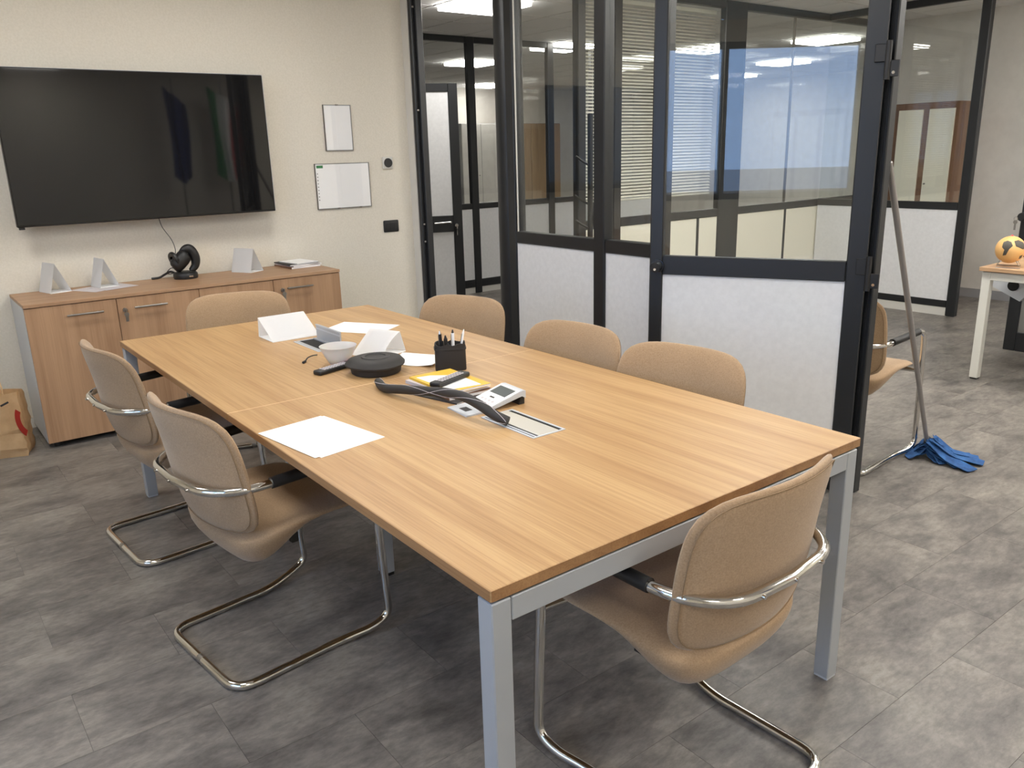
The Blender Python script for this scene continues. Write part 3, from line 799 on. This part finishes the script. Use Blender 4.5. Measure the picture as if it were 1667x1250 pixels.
MB().box(-.022, .022, -.0005, .0005, -.005, .005).xf(Matrix.Translation((.09, -.077, .295))@Matrix.Rotation(R(-25), 4, 'Y')).build('printed_word', 'ink', bag)

# ------------------------------------------------------------------ things on the table
Z = TZ
def rotbox(m, *a, **k): return m
tent('tent_card', 'white folded card sign lying before the open cable box, sloping face up', 'card', (-.012, 2.35, Z), 0, .215, .165, .088, .93, group='folded cards on the table')
tent('tent_card', 'white bowed folded card between the bowl and the pen holder', 'card', (.125, 1.775, Z), math.atan2(-.93, .36), .155, .15, .088, .80, sag=.012, group='folded cards on the table')
def sheetobj(label, x, y, z, rz, w_, h_, curl=0, seed=0):
    rng = random.Random(seed); ph = rng.uniform(0, 6)
    o = MB().grid(lambda u, v: Vector(((u-.5)*w_, (v-.5)*h_, curl*(.5+.5*math.sin(5*u+ph)*math.cos(4*v+ph)) if curl else 0)), 10, 10, .0008).build('paper_sheet', 'paper', None, True)
    o.location = (x, y, z); o.rotation_euler = (0, 0, R(rz)); tag(o, label, 'paper'); return o
sheetobj('white paper sheet lying at the far side of the table behind the folded cards', .302, 2.275, Z+.0006, -58, .30, .205)
sheetobj('white paper sheet overhanging nothing at the left table edge, lower of two', -.478, 1.00, Z+.0004, 99, .30, .21)
sheetobj('white paper sheet at the left table edge, upper of two', -.490, 1.005, Z+.0016, 98, .30, .21)
sheetobj('wavy white paper sheet between the black puck and the pen holder', .172, 1.56, Z+.0006, 33, .155, .20, .016, 4)
bpy.data.objects['paper_sheet.001']['label'] = 'white paper sheet near the left table edge, lower of two'

def tray(y0, y1, opened, label):
    t = thing('cable_box', label, 'cable box', (.011, (y0+y1)/2, Z))
    a, b = .059, (y1-y0)/2
    m = MB()
    for x0, x1, p, q in ((-a, -a+.007, -b, b), (a-.007, a, -b, b), (-a+.007, a-.007, -b, -b+.007), (-a+.007, a-.007, b-.007, b)): m.box(x0, x1, p, q, 0, .0022)
    m.build('frame', 'lightgrey', t)
    if not opened:
        box(-a+.007, a-.007, -b+.007, b-.007, .0, .0006).build('slot_shade', 'hole_shade', t)  # thin dark sheet, paints the shade in the gaps beside the lid
        box(-a+.024, a-.021, -b+.007, b-.007, .0006, .0032, .0008).build('lid', 'aluwarm', t)
        box(-a+.012, -a+.018, -b+.007, b-.007, .0006, .0022).build('slat', 'lightgrey', t)
    else:
        box(-a+.007, a-.007, -b+.007, b-.007, .0, .0006).build('well_shade', 'hole_shade', t)  # no real depth: dark sheet paints the shade of the open box
        m = MB(); m.box(-a+.007, -a+.02, -b+.007, b-.007, .0006, .0035); m.box(a-.03, a-.007, -b+.007, b-.007, .0006, .006); m.build('inner_rim', 'silver', t)
        lid = box(a-.014, a-.006, -b+.01, b-.01, .003, .066, .0015).build('lid', 'silver', t)
        box(a-.0155, a-.014, -b+.01, b-.01, .046, .050).build('groove', 'lightgrey', lid)
        box(a-.0158, a-.014, -b+.01, b-.01, .062, .066).build('grip', 'lightgrey', lid)
    return t
tray(.578, .828, False, 'closed aluminium cable box set into the near half of the table')
tray(1.968, 2.218, True, 'open aluminium cable box with raised lid in the far half of the table')

bw = MB().lathe([(0, .003), (.034, .003), (.036, 0), (.04, .002), (.056, .03), (.071, .06), (.079, .082), (.0805, .084), (.078, .0835), (.069, .06), (.054, .032), (.036, .008), (0, .007)], n=48).build('plastic_bowl', 'bowl', None, 60)
bw.location = (-.068, 1.735, Z); bw.scale = (.88, .88, .84); tag(bw, 'translucent white plastic bowl behind the black conference speaker', 'bowl')
pk = thing('conference_speaker', 'flat black round conference speaker in the middle of the table', 'speaker', (-.022, 1.525, Z), R(20))
MB().lathe([(0, 0), (.085, 0), (.09, .004), (.094, .024), (.09, .026), (0, .026)], n=48).build('base', 'rubber', pk, 35)
def puck():
    mm = MB(); prof = [(.0, .026), (.1, .026), (.108, .03), (.109, .036), (.096, .05), (.078, .056), (.05, .0575), (0, .0575)]; n = 64; rings = []
    for r_, z_ in prof:
        if r_ == 0: rings.append([mm.bm.verts.new((0, 0, z_))]); continue
        rings.append([mm.bm.verts.new((r_*(1+.03*math.cos(3*2*PI*k/n))*math.cos(2*PI*k/n), r_*(1+.03*math.cos(3*2*PI*k/n))*math.sin(2*PI*k/n), z_)) for k in range(n)])
    for a, b in zip(rings, rings[1:]):
        for k in range(n):
            f = []
            for q in (a[k % len(a)], a[(k+1) % len(a)], b[(k+1) % len(b)], b[k % len(b)]):
                if q not in f: f.append(q)
            mm.bm.faces.new(f)
    return mm
puck().build('housing', 'rubber', pk, 35)
MB().lathe([(.036, .0575), (.038, .0605), (.05, .061), (.053, .0575)], n=48).build('dial_ring', 'plastic', pk, 50)
MB().lathe([(0, .0575), (.0, .0585), (.034, .0585), (.036, .0575)], n=40).build('top_button', 'plastic', pk, 50)

def remote(label, x, y, z, rz, lean=0, l=.17):
    t = thing('remote_control', label, 'remote control', (x, y, z), R(rz)); 
    if lean: t.rotation_euler = (0, R(lean), R(rz))
    box(-l/2, l/2, -.0215, .0215, 0, .017, .006, 3).build('body', 'plastic', t, 50)
    bp = None
    for i in range(9):
        for j in (-1, 0, 1):
            if bp is None:
                bp = box(-.0045, .0045, -.0038, .0038, 0, .0016, .0007).build('button', 'card', t); bp.location = (-l/2+.03+i*.0135, j*.0115, .0168)
            else:
                o = bp.copy(); COL.objects.link(o); o.location = (-l/2+.03+i*.0135, j*.0115, .0168)
    return t
remote('black remote control half hidden behind the round conference speaker', -.128, 1.652, Z, 16)

cb = thing('loose_cable', 'thin black cable end with a plug beside the plastic bowl', 'cable', (-.12, 1.86, Z))
MB().tube(smooth_path([(.04, .05, .004), (.01, .02, .012), (-.02, 0, .012), (-.04, -.02, .005)], 8), .0026, 8).build('lead', 'plastic', cb, True)
MB().tube([(-.04, -.02, .005), (-.055, -.034, .005)], .005, 10).build('plug', 'plastic', cb, 40)

# pen holder and pens
ph = thing('pen_holder', 'black plastic desk organiser holding pens', 'pen holder', (.204, 1.372, Z), R(-30)); ph.scale = (1, 1, .9)
def organiser():
    mm = MB(); a, b = .056, .038; n = 40
    out = []
    for k in range(n):
        t_ = 2*PI*k/n; ca, sa = math.cos(t_), math.sin(t_); q = (abs(ca)**5+abs(sa)**5)**(-.2); out.append((a*q*ca, b*q*sa))
    lv = [(.0, 1.0), (.003, 1.02), (.085, 1.0), (.086, 1.05), (.092, 1.05), (.093, 1.0), (.108, 1.0)]
    rings = [[mm.bm.verts.new((x*s_, y*s_, z_+(.004*math.sin(6*math.atan2(y, x)) if z_ > .1 else 0))) for x, y in out] for z_, s_ in lv]
    inn = [[mm.bm.verts.new((x*.93, y*.91, z_+(.004*math.sin(6*math.atan2(y, x)) if z_ > .1 else 0))) for x, y in out] for z_ in (.108, .006)]
    rings += inn
    for p_, q_ in zip(rings, rings[1:]):
        for k in range(n): mm.bm.faces.new((p_[k], p_[(k+1) % n], q_[(k+1) % n], q_[k]))
    mm.bm.faces.new(rings[0][::-1]); mm.bm.faces.new(rings[-1])
    return mm
organiser().build('cup', 'rubber', ph, 35)
box(-.006, -.004, -.031, .031, .006, .1).build('divider', 'rubber', ph)
box(-.044, .044, -.001, .001, .006, .095).build('divider', 'rubber', ph)
def pen(label, x, y, dx, dy, l, mat, tip, r_=.0045):
    t = thing('pen', label, 'pen', (x, y, Z+.008), 0, 'pens in the organiser')
    d = Vector((dx, dy, 1)).normalized()
    MB().cyl((0, 0, 0), d*l, r_, n=12).build('barrel', mat, t, 40)
    MB().cyl(d*l, d*(l+.012), r_*.8, r_*.35, 12).build('tip', tip, t, 40)
    MB().tube([d*(l-.04)+Vector((-r_*1.3, 0, 0)), d*(l-.004)+Vector((-r_*1.3, 0, 0))], .0012, 6).build('clip', 'steel', t)
pen('black pen with a silver top at the left of the organiser', .181, 1.385, -.06, .02, .125, 'plastic', 'chrome', .006)
pen('black marker standing lower in the organiser', .188, 1.365, -.08, -.05, .112, 'plastic', 'plastic', .007)
pen('white marker with a dark tip in the middle of the organiser', .214, 1.368, .03, .02, .125, 'paper', 'ink', .006)
pen('slim white pen leaning to the right in the organiser', .222, 1.352, .17, -.10, .13, 'paper', 'paper')

# magazines under the remote
zz = Z
for k, (t_, mt, dx, dy, rz, lab) in enumerate(((.004, 'ink', -.03, -.02, 14, 'thin dark-edged booklet at the bottom of the pile under the remote'), (.010, 'brown', .008, .0, -3, 'tan-edged magazine in the pile under the remote'),
                                             (.011, 'card', -.004, .008, 5, 'pale magazine in the pile under the remote'), (.008, 'yellow', 0, 0, -1, 'yellow and white magazine on top of the pile, under the remote'))):
    g_ = thing('magazine', lab, 'magazine', (.050+dx, 1.145+dy, zz), R(rz), 'magazines under the remote')
    w_, h_ = .082, .125
    box(-w_+.001, w_-.001, -h_+.001, h_-.001, .0006, t_-.0006).build('pages', 'paper', g_)
    m = MB(); m.box(-w_, w_, -h_, h_, 0, .0006); m.box(-w_, w_, -h_, h_, t_-.0006, t_); m.box(-w_-.0005, -w_, -h_, h_, 0, t_); m.build('cover', mt, g_)
    if mt == 'yellow':
        m = MB().prism([(-.065, -.1), (.05, -.115), (.055, -.02), (.03, .05), (-.02, .09), (-.07, .1)], t_, t_+.0004, 2); m.build('white_print', 'paper', g_)
    zz += t_+.0002
remote('black remote control with white keys lying on the yellow magazine',   .040, 1.125, zz+.0004, 19)

# controller wedge
ctl = thing('desk_controller', 'white wedge-shaped desk controller with a grey display under the cable sleeve', 'controller', (.03, .910, Z), R(-4))
mm = MB().prism([(-.105, .0), (-.105, .004), (-.04, .006), (.1, .046), (.112, .044), (.112, .020), (.098, .028), (-.03, .0)], -.058, .058, 1); mm.build('body', 'lightgrey', ctl)
sl = math.atan2(.040, .14)
fm = Matrix.Translation((-.04, 0, .006))@Matrix.Rotation(-sl, 4, 'Y')
MB().box(.004, .140, -.055, .055, .0004, .0016).xf(fm).build('face_plate', 'paper', ctl)
MB().box(.086, .130, -.043, .043, .0016, .0024).xf(fm).build('display', 'lcd', ctl)
MB().box(.064, .070, -.012, .012, .0016, .0022).xf(fm).build('printed_mark', 'ink', ctl)
for a in range(3):
    for b_ in range(4): MB().box(.012+a*.016, .020+a*.016, -.036+b_*.02, -.026+b_*.02, .0016, .0024).xf(fm).build('key', 'card', ctl)
MB().box(-.085, -.060, -.02, .02, .0048, .0056).build('printed_mark', 'ink', ctl)
MB().prism([(.09, .0), (.112, .0), (.112, .03), (.1, .032)], -.05, .05, 1).build('stand', 'rubber', ctl)

# braided cable sleeve
slv = thing('cable_sleeve', 'thick black braided cable sleeve curving out of the table box', 'cable', (-.08, 1.0, Z))
SP = [(-.109, 1.352, .7562), (-.131, 1.262, .7562), (-.118, 1.15, .772), (-.096, 1.05, .784), (-.078, .96, .795), (-.068, .88, .797), (-.066, .80, .788), (-.060, .745, .773), (-.040, .705, .7575)]
sp = smooth_path([(x+.08, y-1.0, z-Z) for x, y, z in SP], 8)
MB().tube(sp, .015, 14, rs=[.015 if i > 2 else .012+.001*i for i in range(len(sp))]).build('sleeve', 'rubber', slv, 60)
for ph_, hand in ((0, 1), (2.1, 1), (4.2, -1)):
    pts = []
    for i, p in enumerate(sp):
        t_ = (sp[min(i+1, len(sp)-1)]-sp[max(i-1, 0)]).normalized(); s_ = t_.cross(Vector((0, 0, 1))).normalized(); u_ = s_.cross(t_)
        a = ph_+hand*i*.16; pts.append(p+.0149*(math.cos(a)*s_+math.sin(a)*u_))
    MB().tube(pts, .0007, 5).build('tracer_thread', 'card', slv, True)

# ------------------------------------------------------------------ mop outside the partition
mop = thing('mop', 'grey-handled mop with a blue cloth head leaning on the partition end', 'mop', (2.53, .66, 0))
a, b = Vector((-.005, .03, .06)), Vector((1.905-2.53, .032, 1.42))
MB().tube([a, a.lerp(b, .5), b], .0125, 14, rs=[.0105, .0125, .0135]).build('handle', 'pole', mop, 60)
MB().cyl((-.0, .03, .02), (-.012, .03, .10), .022, .015, 16).build('socket', 'plastic', mop, 40)
rng = random.Random(11)
for k in range(26):
    ang = R(rng.uniform(-110, 20)) if k < 17 else R(rng.uniform(60, 260))
    ln = rng.uniform(.13, .225) if k < 17 else rng.uniform(.07, .11)
    wd_ = rng.uniform(.026, .05); h0 = rng.uniform(.04, .085)
    dx, dy = math.cos(ang), math.sin(ang); tw = rng.uniform(-.6, .6)
    def f(u, v, dx=dx, dy=dy, ln=ln, wd_=wd_, h0=h0, tw=tw):
        r_ = .012+ln*u; zz_ = h0*(1-u)**1.6+.004+.012*math.sin(u*7+tw*5)*(1-u)+.010*abs(v-.5)
        s_ = (v-.5)*wd_*2*(1-.3*u)
        bend = tw*.05*u*u
        return Vector((r_*dx-dy*(s_+bend), .02+r_*dy+dx*(s_+bend), max(.001, zz_)))
    MB().grid(f, 8, 3, .003).build('cloth_strip', 'mop', mop, 50)

# ------------------------------------------------------------------ desk, globe
dk = thing('office_desk', 'white framed desk with an oak top at the right edge', 'desk', (4.06, 1.20, 0))
box(0, .8, -1.6, 0, .705, .73, .0015).build('tabletop', 'desktop', dk)
for x0, y0 in ((.03, -.06), (.72, -.45), (.03, -1.58), (.72, -1.58)):
    lg = box(x0, x0+.05, y0, y0+.05, .01, .698, .002).build('leg', 'deskframe', dk); box(x0+.005, x0+.045, y0+.005, y0+.045, 0, .01).build('foot', 'plastic', lg)
for x0 in (.03, .72): box(x0, x0+.05, -1.53, -.0605, .648, .698, .002).build('apron', 'deskframe', dk)
for y0 in (-.06, -1.58): box(.08, .77 if y0 > -1 else .72, y0, y0+.05, .648, .698, .002).build('apron', 'deskframe', dk)
bxn = thing('under_desk_box', 'grey angular box with a round black opening under the desk', 'box', (4.52, 1.175, .46))
m = MB(); m.prism([(-.14, .10), (-.06, .0), (.16, .10), (.17, .185), (-.08, .185)], -.0, .09, 0)
m.build('shell', 'lightgrey', bxn); MB().cyl((0, -.01, .1), (-.006, -.01, .1), .035, n=24).build('opening', 'hole_shade', bxn, 40)  # black disc paints the shade inside the round opening
m = MB(); m.box(.02, .04, -.1, -.08, .18, .188); m.build('hanger', 'lightgrey', bxn)
gb = thing('desk_globe', 'small orange globe with dark continents on a wire stand', 'globe', (4.16, 1.075, .73), R(20))
gr = .083; gc = Vector((0, 0, .108))
g1 = bmesh.new(); bmesh.ops.create_uvsphere(g1, u_segments=40, v_segments=24, radius=gr); mm = MB(); mm.add(g1, Matrix.Translation(gc)); mm.build('ball', 'globe', gb, True)
def land(poly, label='continent'):
    """raised patch: polygon in (lon, lat) degrees on the ball"""
    mm = MB(); pts = []
    cx_ = sum(p[0] for p in poly)/len(poly); cy_ = sum(p[1] for p in poly)/len(poly)
    def S_(lo, la, r_): return gc+r_*Vector((math.cos(R(la))*math.cos(R(lo)), math.cos(R(la))*math.sin(R(lo)), math.sin(R(la))))
    N = 6; rings = []
    fine = []
    for p, q in zip(poly, poly[1:]+poly[:1]):
        for k in range(3): fine.append((p[0]+(q[0]-p[0])*k/3, p[1]+(q[1]-p[1])*k/3))
    c_ = mm.bm.verts.new(S_(cx_, cy_, gr+.0016))
    for i in range(1, N+1):
        rings.append([mm.bm.verts.new(S_(cx_+(lo-cx_)*i/N, cy_+(la-cy_)*i/N, gr+(.0016 if i < N else .0006))) for lo, la in fine])
    rings.append([mm.bm.verts.new(S_(lo, la, gr-.002)) for lo, la in fine])
    n = len(fine)
    for k in range(n):
        mm.bm.faces.new((c_, rings[0][k], rings[0][(k+1) % n]))
        for a_, b_ in zip(rings, rings[1:]): mm.bm.faces.new((a_[k], b_[k], b_[(k+1) % n], a_[(k+1) % n]))
    mm.build(label, 'land', gb, 50)
vb = math.degrees(math.atan2(CAM.y-1.075, CAM.x-4.16))-20
land([(vb-38, 38), (vb-20, 46), (vb+0, 40), (vb+8, 22), (vb-4, 8), (vb-14, -18), (vb-28, -22), (vb-22, 4), (vb-34, 14)])
land([(vb+14, 44), (vb+40, 50), (vb+66, 36), (vb+70, 10), (vb+52, 6), (vb+34, 14), (vb+20, 20)])
land([(vb+44, -22), (vb+60, -18), (vb+64, -34), (vb+50, -38)])
MB().cyl(gc+Vector((0, 0, gr-.004)), gc+Vector((0, 0, gr+.008)), .012, .004, 14).build('top_pin', 'pink', gb, 40)
MB().tube([(-.045, .04, .045), (-.07, .065, .003), (-.07, -.065, .003), (-.045, -.04, .045)], .0028, 8).build('wire_stand', 'steel', gb, 40)
MB().tube([(.045, .04, .045), (.07, .065, .003), (.07, -.065, .003), (.045, -.04, .045)], .0028, 8).build('wire_stand', 'steel', gb, 40)

# ------------------------------------------------------------------ things behind the glass
cs = thing('coat_stand', 'black coat stand with angled pegs seen through the glass', 'coat stand', (2.69, 3.3, 0))
MB().cyl((0, 0, .02), (0, 0, 1.74), .020, n=16).build('pole', 'plastic', cs, 40)
MB().lathe([(0, 0), (.17, 0), (.17, .012), (.03, .03), (0, .03)], n=32).build('base', 'plastic', cs, 40)
for z_, an in ((1.62, 20), (1.44, 200), (1.28, 20), (1.17, 170), (1.05, 10), (1.0, 195)):
    d = Vector((math.cos(R(an-37)), math.sin(R(an-37)), 0)); MB().tube([Vector((0, 0, z_-.05)), d*.07+Vector((0, 0, z_-.01)), d*.11+Vector((0, 0, z_+.02))], .008, 8).build('peg', 'plastic', cs, 40)
def cupboard(name, label, x0, x1, y0, y1, h, body, door, nd, face):
    t = thing(name, label, 'cupboard', ((x0+x1)/2, (y0+y1)/2, 0)); a, b = (x1-x0)/2, (y1-y0)/2
    box(-a, a, -b, b, .0, h, .003).build('carcass', body, t)
    for k in range(nd):
        if face == 'x':
            w_ = 2*b/nd; d = box(-a-.018, -a, -b+w_*k+.03, -b+w_*(k+1)-.03, .08, h-.06, .002).build('door', door, t)
            MB().cyl((-a-.03, -b+w_*(k+.82), h*.6), (-a-.018, -b+w_*(k+.82), h*.6), .008, n=10).build('knob', 'steel', d)
        else:
            w_ = 2*a/nd; d = box(-a+w_*k+.004, -a+w_*(k+1)-.004, -b-.018, -b, .08, h-.01, .002).build('door', door, t)
            MB().cyl((-a+w_*(k+.86), -b-.03, h*.55), (-a+w_*(k+.86), -b-.018, h*.55), .01, n=10).build('knob', 'steel', d)
cupboard('tall_cupboard', 'brown cupboard with cream doors behind the glass screen at the right', 6.62, 7.05, 2.62, 3.5, 1.84, 'brown', 'cream', 3, 'x')
cupboard('tall_cupboard', 'tall tan wooden cupboard seen through the leftmost glass pane', 7.95, 9.4, 11.4, 11.95, 2.0, 'brown', 'tan', 2, 'y')
cupboard('tall_cupboard', 'pale grey cupboard seen beyond the doorway at the end of the corridor', 7.1, 7.94, 11.4, 11.95, 2.0, 'greybase', 'wall_grey', 2, 'y')

# ------------------------------------------------------------------ flags behind the camera, mirrored in the television
def flag(x, y, bands, label, W_=.24):
    t = thing('flag', label, 'flag', (x, y, 0))
    MB().lathe([(0, 0), (.14, 0), (.14, .02), (.03, .05), (0, .05)], n=28).build('base', 'steel', t, 40)
    MB().cyl((0, 0, .04), (0, 0, 2.55), .012, n=12).build('pole', 'steel', t, 40)
    n = len(bands)
    for k, bmat in enumerate(bands):
        def f(u, v, k=k):
            uu = (k+u)/n; w_ = W_*(uu-.5); zt = 2.45-.25*uu; zb = 1.30-.1*math.sin(uu*3)
            return Vector((w_+.02*math.sin(v*4+uu*5), .05+.035*math.sin(uu*14), zb+(zt-zb)*v))
        MB().grid(f, 6, 10, .003).build('cloth', bmat, t, True)
flag(2.02, -2.35, ['blueflag'], 'blue flag on a pole, seen only as a reflection in the television')
flag(2.66, -2.35, ['green', 'whitecloth', 'redcloth'], 'green white and red flag on a pole, reflected in the television', .38)

# ------------------------------------------------------------------ outside the window
struct(box(-60, XL-.4, -40, 30, -4.1, -4.0).build('ground_outside', 'lawn'))
hs = thing('house', 'pink rendered house outside, mirrored in the glass door', 'house', (-22, -6, -4))
box(-4, 0, -7, 7, 0, 4.1).build('wall', 'facade', hs)
m = MB().prism([(-4.4, 4.1), (.4, 4.1), (-2, 4.7)], -7.3, 7.3, 1); m.build('roof', 'greybase', hs)
for k in range(6):
    for z_ in (.6, 2.5):
        wf = box(.0, .05, -6.2+k*2.3, -5.2+k*2.3, z_, z_+1.3).build('window', 'plinth', hs); box(.05, .055, -6.1+k*2.3, -5.3+k*2.3, z_+.1, z_+1.2).build('pane', 'lcd', wf)
tr = thing('tree', 'slender green tree outside, mirrored in the glass door', 'tree', (-15, -6.6, -4))
MB().cyl((0, 0, 0), (0, 0, 6.2), .12, .04, 10).build('trunk', 'bark', tr, 60)
rng = random.Random(5); m = MB()
for k in range(900):
    h_ = rng.uniform(1.8, 6.8); r_ = (7.0-h_)*.26*math.sqrt(rng.random()); a = rng.uniform(0, 2*PI)
    c_ = Vector((r_*math.cos(a), r_*math.sin(a), h_)); e1 = Vector((rng.uniform(-1, 1), rng.uniform(-1, 1), rng.uniform(-1, 1))).normalized()*.09; e2 = e1.orthogonal().normalized()*.05
    vs = [m.bm.verts.new(c_+q) for q in (-e1, e2, e1, -e2)]; m.bm.faces.new(vs)
o = m.build('foliage', 'leaf', tr); o['kind'] = 'stuff'
